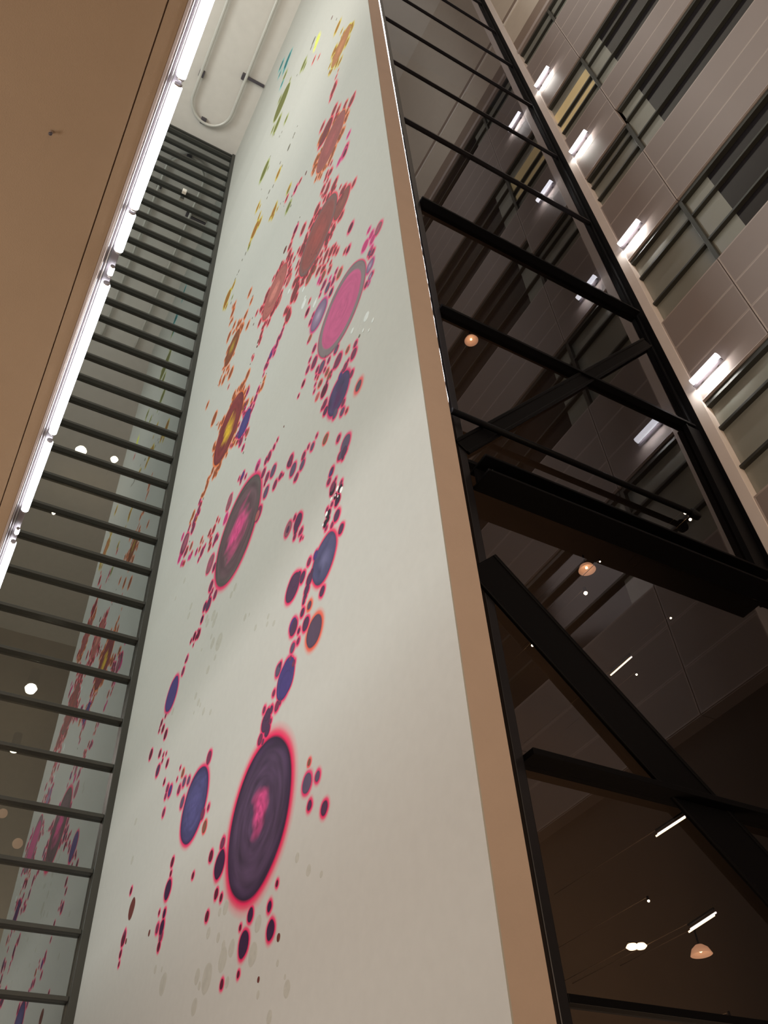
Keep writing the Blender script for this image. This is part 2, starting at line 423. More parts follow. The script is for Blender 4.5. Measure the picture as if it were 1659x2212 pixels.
# ragged glowing strip added for the lamp highlight on the glass frame
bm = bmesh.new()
strip = thing('frame_glint', 'thin ragged glowing strip added as a bright glint beside the tan wall edge', 'added glint', W((1.11, 1.33, 5)))
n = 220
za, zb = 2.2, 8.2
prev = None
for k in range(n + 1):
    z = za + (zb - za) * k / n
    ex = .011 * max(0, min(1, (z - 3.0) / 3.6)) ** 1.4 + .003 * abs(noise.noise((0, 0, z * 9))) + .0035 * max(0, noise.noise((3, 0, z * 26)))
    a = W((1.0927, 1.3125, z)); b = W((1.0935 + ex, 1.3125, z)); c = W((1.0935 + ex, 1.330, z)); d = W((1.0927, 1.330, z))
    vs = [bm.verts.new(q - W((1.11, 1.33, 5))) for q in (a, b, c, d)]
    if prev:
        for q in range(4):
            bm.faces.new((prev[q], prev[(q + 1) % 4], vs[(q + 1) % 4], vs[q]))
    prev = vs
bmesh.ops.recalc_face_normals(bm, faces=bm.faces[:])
me = bpy.data.meshes.new('glow_body'); bm.to_mesh(me); bm.free(); me.materials.append(MT['gap'])
link('glow_body', me, W((1.11, 1.33, 5)), strip)
box('glint_back', (1.0927, 1.331, 2.2), (1.10, 1.345, 8.2), MT['metal'], strip)

# ---- steel behind the right glass
def onb(x, y, Y): return W(on_y(x, y, Y))
YB = 1.338
t = thing('steel_beam', 'deep black steel beam along the dark glass, below the rod with the end knob', 'beam', W((1.8, 1.30, 1.9)))
box('bottom_flange', (1.165, 1.268, 1.887), (2.400, YG - .003, 1.897), MT['black'], t, .006)
box('top_flange', (1.165, 1.268, 1.955), (2.400, YG - .003, 1.965), MT['black'], t, .006)
box('web', (1.165, 1.325, 1.897), (2.400, 1.335, 1.955), MT['black'], t)
t = thing('steel_column', 'short black steel column between dark glass and beige corner post', 'column', W((2.46, 1.33, 1.98)))
box('web', (2.432, 1.335, 1.90), (2.505, 1.352, 2.90), MT['black'], t)
box('flange', (2.424, 1.331, 1.90), (2.432, 1.355, 2.90), MT['black'], t)
def brace(lab, p, q, wd, Y, extra=0):
    P, Q = onb(*p, Y), onb(*q, Y)
    d = (Q - P).normalized()
    c = (P + Q) / 2
    t = thing('diagonal_brace', lab, 'brace', c)
    dep = .036
    nrm = Vector((-d.z, 0, d.x))
    beam_between('web', P + Vector((0, dep / 2, 0)), Q + Vector((0, dep / 2, 0)), wd, dep * .4, MT['black'], t)
    for s in (-1, 1):
        off = nrm * (s * (wd / 2 - .02)) + Vector((0, dep / 2, 0))
        beam_between('flange', P + off, Q + off, .04, dep, MT['black'], t, .01)
    return P, Q
brace('black diagonal brace behind the glass, rising right from the tan wall edge', (1000, 963), (1400, 738), .20, YB)
brace('wide black diagonal brace behind the glass, falling right to the lower right corner', (1042, 1212), (1720, 1960), .44, YB)
p0, p1 = onb(975, 887, YB - .012), onb(1496, 1109, YB - .012)
t = thing('tie_rod', 'black horizontal rod with a round end knob behind the glass', 'rod', (p0 + p1) / 2)
rod('shaft', p0, p1, .034, MT['black'], t)
c = p1 + Vector((.03, 0, 0))
o = lathe('end_knob', [(0, -.035), (.065, -.035), (.075, -.025), (.075, .025), (.065, .035), (0, .035)], MT['black'], c, t)
o.rotation_euler = (math.radians(80), 0, 0)
# hall beyond the glass
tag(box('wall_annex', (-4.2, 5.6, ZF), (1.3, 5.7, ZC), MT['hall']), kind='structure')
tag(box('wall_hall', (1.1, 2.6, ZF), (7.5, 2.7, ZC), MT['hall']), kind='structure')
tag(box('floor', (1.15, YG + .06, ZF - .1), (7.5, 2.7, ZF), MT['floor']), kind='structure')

def dome(x, y, Y, rad, label, up=True):
    c = W(on_y(x, y, Y))
    t = thing('pendant_lamp', label, 'pendant lamp', c, 'dome pendants beyond the dark glass')
    r = rad
    lathe('shade', [(0.0, r * .75), (r * .35, r * .72), (r * .75, r * .42), (r, -.1 * r), (r * .96, -.12 * r), (r * .7, .35 * r), (0, .62 * r)], MT['shade'], c, t)
    lathe('bulb', [(0, r * .45), (r * .14, r * .35), (r * .17, r * .18), (0, r * .05)], MT['warm'], c, t, 14)
    rod('cable', c + Vector((0, 0, r * .74)), c + Vector((0, 0, r * 2.2)), .010, MT['black'], t, 8)
    rod('arm', c + Vector((0, 0, r * 2.2)), Vector((c.x, 2.6 * U, c.z + r * 2.2)), .005, MT['hall'], t, 8)
def px(n, Y, x, y):    # pixel length -> metres at that depth
    v = on_y(x, y, Y); return n / F * (R @ v).z * U
for x, y, rr, lb in ((1018, 735, 15, 'orange glowing dome pendant, highest, under the upper beam beyond the glass'),
                     (1268, 1230, 19, 'orange glowing dome pendant beyond the glass, above the wide brace'),
                     (1515, 2060, 24, 'orange glowing dome pendant, largest and lowest beyond the glass')):
    dome(x, y, 2.2, px(rr, 2.2, x, y), lb)
# twin lamp
c = W(on_y(1375, 2045, 2.2)); k = px(1, 2.2, 1375, 2045)
t = thing('twin_lamp', 'warm double ceiling lamp beyond the glass, left of the lowest dome pendant', 'lamp', c)
for dx, dz in ((-14, -2), (14, 2)):
    lathe('glow_body', [(0, -.35 * 15 * k), (9 * k, -.3 * 15 * k), (14 * k, 0), (10 * k, 5 * k), (0, 6 * k)], MT['warm'], c + Vector((dx * k * .9, 0, dz * k)), t, 18)
me = box_mesh((46 * k, 5 * k, 3 * k), .004, 'crossbar'); me.materials.append(MT['black']); link('crossbar', me, c + Vector((0, 0, 7 * k)), t)
rod('arm', c + Vector((0, 0, 7 * k)), Vector((c.x, 2.6 * U, c.z + 7 * k)), .005, MT['hall'], t, 8)
# linear lamps beyond the glass
for (xa, ya, xb, yb), lb in (((1321, 1457, 1363, 1420), 'thin white linear lamp beyond the glass, right of the wide brace'),
                             ((1419, 1804, 1482, 1763), 'thin white linear lamp beyond the glass, at the brace node'),
                             ((1490, 2010, 1545, 1974), 'thin white linear lamp beyond the glass, above the lowest dome pendant')):
    a = W(on_y(xa, ya, 2.0)); Yb_ = 2.0 - .12; b = W(on_y(xb, yb, Yb_))
    t = thing('linear_lamp', lb, 'linear lamp', (a + b) / 2, 'linear lamps beyond the dark glass')
    for s in (-.5, .5):
        off = Vector((.035 * s, 0, .03 * s))
        rod('tube', a + off, b + off, .009, MT['warm'] if s < 0 else MT['tube2'], t, 8)
    rod('spine', a + Vector((0, 0, .05)), b + Vector((0, 0, .05)), .012, MT['black'], t, 8)
    m_ = (a + b) / 2 + Vector((0, 0, .05)); rod('arm', m_, Vector((m_.x, 2.6 * U, m_.z)), .004, MT['hall'], t, 6)
# small spots beyond the glass
SP = [((1265, 1281), 6, 'brightest small spotlight, just below the middle dome pendant'), ((1150, 1394), 4, 'small spotlight on the lower edge of the wide brace'),
      ((1183, 854), 3.5, 'small spotlight beside the crossing brace under the upper beam'), ((1401, 1946), 4, 'small spotlight above the twin lamp'),
      ((1577, 2197), 4.5, 'small spotlight at the bottom right corner'), ((1480, 1108), 4.5, 'small spotlight beside the rod knob, upper'),
      ((1491, 1122), 4.5, 'small spotlight beside the rod knob, lower'), ((1296, 1213), 2.5, 'tiny spotlight right of the middle dome pendant'),
      ((1375, 1457), 3, 'tiny spotlight right of the upper linear lamp'), ((1024, 1055), 2.5, 'tiny spotlight left under the rod beam'),
      ((1449, 1335), 3, 'tiny spotlight under the right end of the rod beam')]
def spot(x, y, Y, rp, label, group, m='hot'):
    c = W(on_y(x, y, Y)); k = px(rp, Y, x, y)
    t = thing('spotlight', label, 'spotlight', c, group)
    lathe('lens', [(0, -k), (k * .7, -k * .7), (k, 0), (k * .7, k * .5), (0, k * .5)], MT[m], c, t, 16)
    rod('can', c + Vector((0, 0, k * .5)), c + Vector((0, 0, k * 3.5)), k * .9, MT['black'], t, 14)
    yw = 2.6 if Y < 4 else 5.6
    rod('arm', c + Vector((0, 0, k * 3)), Vector((c.x, yw * U, c.z + k * 3)), .004, MT['hall'], t, 6)
for (x, y), rp, lb in SP:
    spot(x, y, 2.1, rp * .7, lb + ', beyond the dark glass', 'small spotlights beyond the dark glass')
for (x, y), rp, lb in (((175, 973), 12, 'brilliant white spotlight beyond the left louvre glazing'), ((247, 992), 8, 'warm white spotlight beyond the left louvre glazing, right of the brilliant one'),
                       ((116, 1108), 4, 'small white spotlight beyond the left louvre glazing, lower'), ((67, 1487), 13, 'warm round lamp beyond the left louvre glazing, brightest of the low ones'),
                       ((31, 1617), 10, 'warm lamp beyond the left louvre glazing, close above a bar')):
    spot(x, y, 5.3, rp, lb, 'lamps beyond the left glazing')
for (x, y), rp, lb in (((38, 1822), 11, 'pale orange globe lamp beyond the left glazing, lowest'), ((6, 1757), 10, 'pale orange globe lamp at the left picture edge')):
    c = W(on_y(x, y, 5.3)); k = px(rp, 5.3, x, y)
    t = thing('globe_lamp', lb, 'globe lamp', c, 'lamps beyond the left glazing')
    lathe('globe', [(0, -k)] + [(k * math.sin(a * math.pi / 10), -k * math.cos(a * math.pi / 10)) for a in range(1, 10)] + [(0, k)], MT['shade'], c, t, 20)
    rod('arm', c + Vector((0, 0, k * .9)), Vector((c.x, 5.6 * U, c.z + k * .9)), .008, MT['black'], t, 6)
# ------------------------------------------------------------------ mural: white board with painted spots
WREF = s2l((172, 168, 157))
def alb(c):
    l = s2l(c); return tuple(min(.95, l[i] / WREF[i] * WALLCOL[i]) for i in range(3))
TYP = dict(   # core, centre, halo, halo width factor
    p=((78, 48, 74), None, (226, 32, 92), 1), q=((112, 50, 75), None, (226, 40, 98), 1), m=((88, 24, 45), None, (228, 50, 100), .8),
    d=((54, 27, 58), None, (226, 32, 92), 1), v=((70, 56, 110), None, (218, 40, 100), 1), g=((90, 75, 96), None, (222, 45, 100), 1),
    r=((120, 54, 56), None, (252, 56, 78), 1), R=((166, 90, 86), None, (252, 76, 84), 1), b=((126, 82, 64), None, (238, 76, 80), .8),
    o=((140, 74, 45), None, (255, 115, 58), 1), y=((150, 98, 40), None, (198, 172, 58), 1), e=((106, 106, 54), None, (156, 160, 88), .7),
    t=((36, 108, 110), None, (104, 182, 176), 1), l=((216, 228, 92), None, (222, 232, 120), 1.6), k=((98, 92, 78), None, None, 0),
    n=((92, 42, 36), None, None, 0), a=((186, 50, 106), None, (224, 60, 130), 1.1), x=((34, 27, 36), None, (205, 40, 90), .7),
    O=((84, 64, 82), None, (254, 88, 62), 1.15), G=((161, 156, 142), None, None, 0), w=((196, 196, 188), None, None, 0),
    c=((130, 85, 90), (168, 64, 96), (222, 60, 105), .9), L=((124, 100, 126), (160, 140, 158), (205, 50, 120), 1),
    H=((85, 72, 82), None, (240, 84, 84), 1.5), W=((235, 235, 235), None, None, 0))
# crop origin and zoom, then  x,y,length,kind  in that crop
TAB = [
((400, 0, 3.606), "800,470,150,t 752,510,90,t 740,580,50,t 780,590,70,e 822,620,30,e 757,655,60,t 770,560,40,t 830,400,40,t 785,520,70,t 810,440,60,t "
 "755,800,300,e 720,970,150,e 685,1010,50,e 740,775,50,e 790,930,60,e 757,1030,20,k 738,1065,18,k 697,1050,20,k 1030,330,110,l 1035,295,60,l 1015,380,40,l 1005,320,70,k 985,375,40,k "
 "925,505,100,e 912,535,40,e 875,588,20,k 935,515,50,e 1005,470,50,b 1045,445,35,b 1190,215,110,y 1180,240,60,y 1222,245,40,y 1147,140,35,n 1183,152,22,k 1300,230,60,y 1305,200,50,y "
 "1215,470,50,y 1185,500,60,y 1130,515,40,y 1130,555,20,k 1197,550,20,o 1165,400,90,y 1205,490,50,y 1265,330,70,y 1180,600,35,R 1160,700,110,r 1140,765,50,r 1170,660,50,r 1100,1030,220,r 1072,990,70,r "
 "1165,860,100,r 1250,820,60,r 1300,790,110,r 1320,740,40,r 1195,860,70,r 1175,920,60,r 1055,1130,60,r 1215,1060,60,o 1060,1080,90,o 1200,850,50,o 1265,870,60,o 1278,1050,50,a 1250,1175,110,m 878,985,15,k 855,1045,30,k 845,1070,25,k 812,1150,60,k"),
((520, 300, 4.879), "255,340,250,e 293,310,40,e 225,410,50,e 400,370,120,y 422,255,35,k 443,288,30,k 347,500,40,k 305,560,50,k 283,625,30,k 223,535,20,k 512,100,50,k 318,185,20,k "
 "512,530,95,y 505,555,60,e 355,760,150,y 375,700,60,y 315,835,50,y 392,740,40,y 345,820,60,y 185,720,90,y 207,715,40,y 172,755,30,y 508,720,125,e 535,710,30,k 530,680,30,k 490,630,65,r 545,605,30,n 585,530,85,m 630,450,55,r 640,435,40,r 695,362,50,n 425,685,20,k 455,665,15,k 460,712,10,k "
 "155,960,230,y 205,880,100,y 205,800,50,y 195,830,60,y 100,1100,60,y 90,1140,50,e 57,1210,40,k 22,1278,25,k 630,830,20,k 612,880,25,n 585,960,120,m 560,1030,70,r 525,1135,90,r 475,1170,85,n 520,1210,90,r 500,1250,60,r 515,1260,60,r 570,1270,50,r "
 "665,950,130,r 655,985,60,m 1100,140,160,a 1105,150,110,m 1045,240,80,a 945,360,80,r 915,370,60,r 960,345,60,r 900,420,60,r 920,440,50,r 1000,470,120,r 875,530,90,r 915,540,120,r 930,490,80,r 890,640,70,r 865,600,30,r 885,590,60,r 1200,470,85,r 1090,540,110,r 1070,560,80,r 800,230,120,o 780,310,90,o 810,200,70,o 985,130,110,o 950,220,90,o 970,180,70,o 800,420,60,o 880,320,50,o 770,360,50,o 935,270,40,r 960,260,50,r "
 "810,750,140,r 755,880,90,r 740,910,70,r 980,940,90,r 925,1050,110,r 960,1030,60,r 1045,850,60,r 1070,810,90,r 640,1180,90,r 615,1180,60,r 690,1060,90,r 680,1100,80,r 655,1140,80,r 700,1020,60,r 910,1220,110,r 895,1260,80,r 960,1190,120,r 1000,1180,90,r 1025,1190,70,r 1000,1130,50,r 855,1220,70,r 905,1160,50,r 1105,1190,60,r 1140,1170,95,m 1165,940,130,m "
 "810,1290,80,r 850,1290,60,r 880,1310,40,r 930,1280,50,r 955,1310,50,r 945,1380,80,r 730,1460,170,b 785,1380,90,b 770,1370,60,r 820,1400,90,r 870,1380,80,r 890,1360,60,r 840,1370,60,r 880,1440,100,b 860,1490,70,r 835,1490,70,a 990,950,60,r 905,1090,60,r 690,1450,60,r 710,1420,70,r 600,1340,60,r 610,1310,50,r 540,1260,60,r 525,1300,60,r "
 "1015,1400,60,q 1050,1420,130,b 985,1500,70,q 970,1530,50,q 1460,950,170,c 1385,1015,90,a 1360,965,60,a 1400,1060,110,a 1320,1130,150,a 1375,1190,110,g 1400,1200,90,q 1370,1240,50,q 1385,1160,70,a"),
((620, 480, 5.267), "370,1060,380,L 955,500,200,L 960,620,110,L 910,715,90,q 940,700,50,L 975,600,70,q 805,960,120,G 320,1600,170,q 405,1650,180,g 590,1580,210,q 320,1440,100,q 485,1575,80,q 570,1450,130,g 270,1570,60,q 245,1680,100,q 355,1680,90,q 380,1700,70,q 465,1710,100,b 490,1750,110,b 440,1680,60,q 385,1840,100,b 397,1830,60,r 360,1770,50,r 355,1990,90,R 435,1920,200,m 195,1840,90,m 140,1980,50,m 700,1455,90,b 770,1500,160,q 790,1390,90,q 705,1580,50,q 670,1655,130,q 640,1700,60,q "
 "745,1730,110,q 825,1865,160,H 650,2060,100,q 440,2070,130,q 415,2110,70,q 640,2160,120,g 690,2150,60,r 560,2180,150,g 450,2150,130,p 620,1750,120,v 835,1300,40,k 90,830,210,r 110,860,90,r 130,720,80,r 130,660,90,r 265,900,50,r 240,1025,110,m 275,1140,80,q 305,1060,60,q 270,1320,90,b 255,1350,60,q 20,1070,150,r 10,1010,80,r 25,1030,110,r "
 "420,600,100,b 390,680,60,q 430,710,110,q 470,750,150,g 510,800,110,p 405,760,60,q 530,680,80,q 385,830,50,q 540,640,50,q 500,640,40,a 915,1080,120,w 990,1120,60,w 755,1240,70,w 880,1235,50,w 945,1235,40,w 200,930,120,w 325,930,90,w 195,770,60,w 30,790,60,w 345,880,40,w 215,860,50,w"),
((420, 480, 5.925), "705,320,70,e 660,405,40,k 617,485,30,k 575,630,45,k 553,672,25,k 528,730,40,k 520,765,40,y 425,980,280,y 505,810,100,y 490,840,50,y 415,1080,70,y 390,1095,50,y 490,965,50,e 475,1035,40,k 715,905,110,o 735,1010,80,o 753,950,35,k 495,1160,130,o 515,1070,90,o 495,1080,40,o 465,1290,60,o 485,1255,60,o 495,1255,30,o 515,1320,90,o 560,1320,90,o 600,1275,60,o 570,1280,50,o 580,1300,70,o 550,1350,60,o 595,1340,70,o 620,1350,90,o 610,1375,60,o "
 "665,1190,110,o 650,1210,60,o 690,1320,100,o 675,1350,50,o 750,1230,25,n 765,1310,35,n 805,1165,65,r 450,1460,130,o 435,1510,60,o 515,1400,50,o 500,1420,40,o 1215,740,160,R 1215,660,90,r 1240,640,70,r 1190,700,60,r 1190,790,60,r 915,1000,110,r 870,1110,90,r 855,1110,60,r 880,1150,60,r 1090,1010,150,R 1070,1040,100,r 1025,1120,130,r 1000,1170,90,r 1060,1080,60,r 960,1280,90,r 935,1280,60,r 905,1310,90,r 890,1350,60,r 865,1430,100,r 850,1510,90,r 850,1480,60,r 825,1530,60,n 808,1595,35,n "
 "1110,570,100,r 1125,520,50,n 1210,480,90,r 1240,460,60,r 1225,540,80,r 1200,500,60,r 1290,910,250,r 1310,960,90,r 1340,740,90,r 1320,790,80,r 1175,1140,110,r 1200,1190,130,r 1215,1220,140,r 1190,1250,70,r 1160,1310,60,r 1135,1390,80,q 1110,1460,110,q 1080,1500,90,q 1065,1560,90,q 1020,1640,110,a 1035,1620,70,q"),
((420, 740, 6.145), "490,410,180,o 460,330,60,o 455,390,80,o 395,490,130,o 400,380,60,o 350,500,60,o 345,540,60,o 365,460,50,o 460,590,50,b 320,570,20,k 440,350,60,o 715,430,150,o 695,490,70,o 655,560,130,o 660,620,70,o 630,630,60,o 385,1040,130,o 345,1090,70,o 320,1080,30,o 335,1120,60,o 300,1095,25,n 270,1010,220,o 255,1070,60,o 180,830,90,o 345,1640,110,o 250,1700,120,o 265,1770,100,o 300,1750,60,o 275,1720,60,o 210,1790,50,o 230,1760,40,o 170,1910,120,o 140,2000,70,o 115,2030,60,o 130,2070,30,k 80,2110,90,q 95,2150,70,r 105,2030,50,o 185,1860,60,o "
 "575,1120,80,o 560,1170,80,o 530,1290,80,o 540,1330,70,o 570,1330,70,o 490,1370,50,q 515,1370,40,q 440,1440,70,o 600,1090,60,q 625,1320,150,q 655,1400,90,q 660,1465,35,k 710,1195,120,b 690,1190,70,q 688,1290,40,n 690,820,100,q 710,800,90,o 715,650,110,q 695,700,60,q 770,770,70,o 765,830,70,q 790,850,70,q 660,900,80,q 680,880,60,q 665,940,60,q 760,920,80,q 575,1230,80,v 560,1250,50,q 820,740,120,q 855,630,90,q 875,640,60,o 910,580,110,o 935,490,70,o 925,430,50,q 965,415,20,k 890,535,20,k 955,320,110,q 975,310,70,q 1030,150,170,v 1070,140,80,q 990,230,90,q 1100,45,90,q "
 "845,55,30,n 800,150,20,k 785,210,60,r 775,190,40,r 750,290,25,n 872,10,40,r 1200,1118,30,n 1113,1295,50,q 1067,1390,80,q 1005,1520,130,q 960,1580,100,q 985,1540,60,q 850,1640,160,a 845,1660,120,q 835,1690,90,a 925,1740,160,q 650,1770,140,v 690,1780,70,q 630,1800,80,q 600,1810,60,q 625,1850,60,p 1055,1710,210,g 975,1790,160,q 945,1880,70,m 1080,1890,150,q 1150,1780,110,q 1165,1770,70,q 1190,1760,40,m 960,1990,200,g 1285,1580,200,q 1295,1610,70,q 1320,1690,210,g 480,2090,200,c"),
((360, 1000, 4.879), "665,430,190,c 975,540,210,q 965,560,150,R 465,1070,250,c 475,1300,140,q 520,1390,120,q 450,1490,180,p 410,1520,120,p 465,1400,70,q 490,1350,60,q 382,1650,95,d 345,1805,130,m 300,1830,110,m 265,1880,60,m 320,1840,70,m 290,1920,35,m 340,1765,30,m 195,860,290,q 205,840,230,c 175,780,80,a 145,1000,120,a 180,1060,50,r 165,1060,60,a 192,1060,50,r 285,690,140,q 295,620,110,q 345,490,100,q 360,440,70,q 350,520,60,q 320,590,70,o 285,550,110,o 260,610,60,o 250,670,60,r 240,700,60,q 430,240,110,o 395,330,70,o 415,290,60,o 395,380,25,k 375,350,40,o 440,180,60,o 310,570,70,q 335,540,60,q "
 "265,880,90,b 250,830,20,k 375,815,70,b 390,835,30,b 215,930,110,r 200,960,80,q 260,980,80,a 240,1000,50,a 270,960,60,r 320,940,70,q 355,910,60,b 380,940,120,q 345,1020,60,q 410,880,50,q 320,950,40,a 460,740,80,r 440,770,20,k 505,700,100,r 540,600,50,r 560,610,35,r 525,800,120,q 505,850,70,q 470,820,80,r 460,890,90,r 545,790,50,q 510,1100,110,q 630,590,130,a 470,770,40,r "
 "1290,700,210,c 1290,705,100,p 1395,620,230,p 1385,650,160,p 1360,580,70,q 1375,710,110,p 1360,780,80,q 1430,720,80,q 1415,740,60,q 1425,795,50,q 1447,795,18,m 195,1240,70,G 100,1430,50,G 265,1510,80,G 240,1610,80,G 430,1640,90,G 500,1610,120,G 530,1620,90,G 690,1390,80,G 730,1310,90,G 835,1630,80,G 880,1600,40,G 945,1740,70,G 1080,1620,60,G 1070,1700,60,G 1140,1690,70,G 570,1850,120,G 480,1830,60,G"),
((540, 940, 5.267), "1100,100,270,g 1085,190,170,p 1035,240,130,q 1050,230,140,g 1070,260,70,p 1020,40,100,q 870,50,150,b 770,10,50,q 720,135,110,g 675,135,60,q 620,240,110,q 605,340,150,g 540,480,110,q 525,500,70,q 500,395,200,g 470,290,160,q 450,320,90,p 475,335,60,q 320,60,40,n 285,140,60,q 230,230,110,q 190,290,80,q 940,420,130,p 930,440,90,v 910,530,100,q 955,620,180,x 955,590,150,q 1010,740,160,x 1000,770,110,d 1040,610,120,x 1050,545,70,q 985,700,90,x 945,790,60,q 870,1010,120,x 880,1060,70,q 905,900,130,x 890,850,60,q 900,960,90,x 985,510,50,q "
 "1008,610,60,W 1052,625,70,W 985,690,28,W 1015,700,30,W 940,730,40,W 845,1025,34,W 885,900,60,W 1000,920,170,p 945,1030,80,q 1050,1070,150,p 685,1445,110,q 610,1620,170,p 500,1740,340,p 560,1620,170,p 530,1660,190,p 690,1640,190,p 660,1760,160,p 640,1840,110,p 625,1900,80,p 625,1870,50,q 720,1560,110,p 835,1780,150,p 690,1940,120,O 610,2020,120,p 760,1370,130,v"),
((300, 1340, 3.607), "1375,90,260,O 1310,30,140,p 1215,60,160,p 1210,40,150,v 1255,85,50,p 1250,165,60,q 1207,215,100,g 1160,420,250,v 1150,500,220,v 1095,390,130,g 1110,350,60,p 1215,340,70,q 1190,300,50,q 1060,570,60,q 1085,670,100,q 1110,640,50,q 1000,790,210,p 1010,740,130,p 1040,700,80,p 1010,860,130,p 1020,840,60,p 1035,790,50,q 985,700,60,q 955,930,110,q 975,950,60,q "
 "265,575,280,v 350,400,75,q 380,300,60,q 372,315,40,m 215,745,40,m 183,800,60,m 195,845,75,m 165,860,40,m 172,830,30,m 215,890,95,m 100,1045,105,m 170,1040,75,m 197,1050,40,m 220,1040,30,m 190,1095,40,m 228,1115,75,m 155,1170,115,p 205,1260,55,m 250,1330,110,v 230,1310,75,q 215,1370,60,q 200,1500,75,q 555,1070,130,q 350,1190,75,b 330,1150,30,m 305,1240,30,m 360,1260,90,g 395,1250,80,g 320,1320,80,q 345,1420,110,g 505,1510,110,q 550,1460,50,q 520,1610,120,b 540,20,70,G 590,20,80,G 630,170,140,G 580,180,90,G 600,290,50,G 545,385,70,G 450,590,60,G 470,640,60,G 510,710,60,G 565,715,50,G 485,660,40,G 435,720,30,G 270,710,60,G 495,230,30,G"),
((480, 1560, 5.267), "980,700,290,g 1100,620,150,g 1005,460,95,b 1010,950,140,p 1180,980,205,p 640,1840,90,m 555,2100,150,d 20,1380,150,q"),
((220, 1560, 3.072), "445,1115,170,d 475,930,80,m 465,1005,50,m 422,1270,75,d 388,1265,40,m 405,1365,125,d 375,1370,80,q 400,1420,90,q 385,1490,85,m 322,1400,45,n 200,1120,60,m 205,1240,145,n 205,1240,120,m 150,1440,125,m 158,1400,50,q 168,1455,40,n 130,1540,65,m 120,1607,45,m 612,1020,55,m 808,805,90,q 790,945,190,d 732,890,95,m 768,1140,90,m 800,1165,65,m 706,1290,90,m 995,1280,120,d 928,1365,50,m 950,1475,185,d 1130,1380,170,d 1183,1430,60,n 915,1675,60,m 805,1740,85,m 1050,1710,45,n "
 "230,660,50,G 207,915,60,G 640,1690,110,G 705,1700,200,G 655,1750,60,G 412,1740,150,G 362,1640,60,G 405,1640,40,G 810,1575,170,G 870,1500,120,G 840,1725,80,G 1010,1540,160,G 1045,1340,120,G 620,1890,120,G 1120,1960,100,G 1238,1770,120,G 1175,1600,50,G 715,1400,80,G 780,1430,70,G 1305,900,70,G 1380,985,80,G 1465,1010,50,G 1045,1810,60,G 830,1230,100,G 1225,1690,40,G 790,1260,60,G 815,1480,70,G"),
]
# the big ones:  x, y, length in the full frame, core, rim, centre, halo, halo factor, streak, centre size, centre offset (along, up)
BIG = [
(716, 307, 136, (150, 80, 76), (150, 90, 82), (150, 76, 74), (255, 112, 70), .5, .10, .5, (0, 0)),
(738, 100, 96, (166, 110, 70), (170, 120, 70), (168, 112, 74), (214, 200, 62), .5, .10, .5, (0, 0)),
(688.5, 509, 179, (136, 72, 66), (116, 92, 88), (140, 66, 60), (255, 58, 78), .55, .12, .6, (0, 0)),
(740, 439.5, 73, (132, 74, 66), (128, 76, 70), (132, 72, 64), (252, 60, 80), .6, .08, .5, (0, 0)),
(740.5, 668.5, 212, (190, 84, 124), (128, 112, 112), (192, 84, 126), (215, 40, 96), .35, .10, .86, (0, 0)),
(734, 850, 96, (72, 56, 92), (74, 58, 92), (78, 24, 72), (215, 30, 100), .9, .22, .5, (.1, -.25)),
(595, 630.5, 122, (164, 94, 86), (158, 92, 84), (184, 112, 100), (252, 76, 84), .55, .16, .5, (0, 0)),
(503, 752, 80, (126, 72, 46), (124, 68, 48), (150, 122, 46), (255, 118, 58), .7, .14, .5, (0, .1)),
(495.2, 926.5, 157, (122, 50, 50), (118, 52, 54), (190, 150, 40), (255, 112, 50), .8, .22, .5, (-.05, -.1)),
(529.5, 916, 64, (70, 60, 112), (68, 56, 108), (74, 64, 116), (204, 58, 124), .7, .08, .5, (0, 0)),
(516.5, 1148, 240, (96, 72, 76), (88, 80, 76), (186, 66, 112), (230, 38, 96), .9, .25, .56, (.02, .05)),
(703, 1209, 112, (74, 70, 100), (74, 68, 98), (92, 88, 116), (224, 34, 84), .85, .2, .55, (-.1, -.1)),
(620, 1467, 92, (72, 60, 112), (70, 56, 106), (116, 110, 146), (228, 40, 90), .55, .15, .35, (0, 0)),
(422.5, 1740.5, 167, (72, 66, 106), (60, 48, 84), (76, 70, 112), (228, 38, 96), .8, .14, .8, (0, 0)),
(563.5, 1768.8, 352, (74, 54, 76), (54, 34, 60), (178, 62, 108), (228, 30, 84), 1.2, .34, .34, (-.04, .05)),
]
XS = XM * U - .012          # front of the board
me = box_mesh((.012, (YL - .001 - 1.311) * U, ZC * U + CH), 0, 'mural')
ca = me.color_attributes.new('paint', 'FLOAT_COLOR', 'POINT')
for d_ in ca.data: d_.color = (*WALLCOL, 1)
me.materials.append(MT['paint'])
mural = link('mural', me, (XS + .006, (YL - .001 + 1.311) / 2 * U, (ZC * U + CH) / 2))
tag(mural, 'tall white wall mural of colourful round paint spots with pink and orange rims', 'mural')

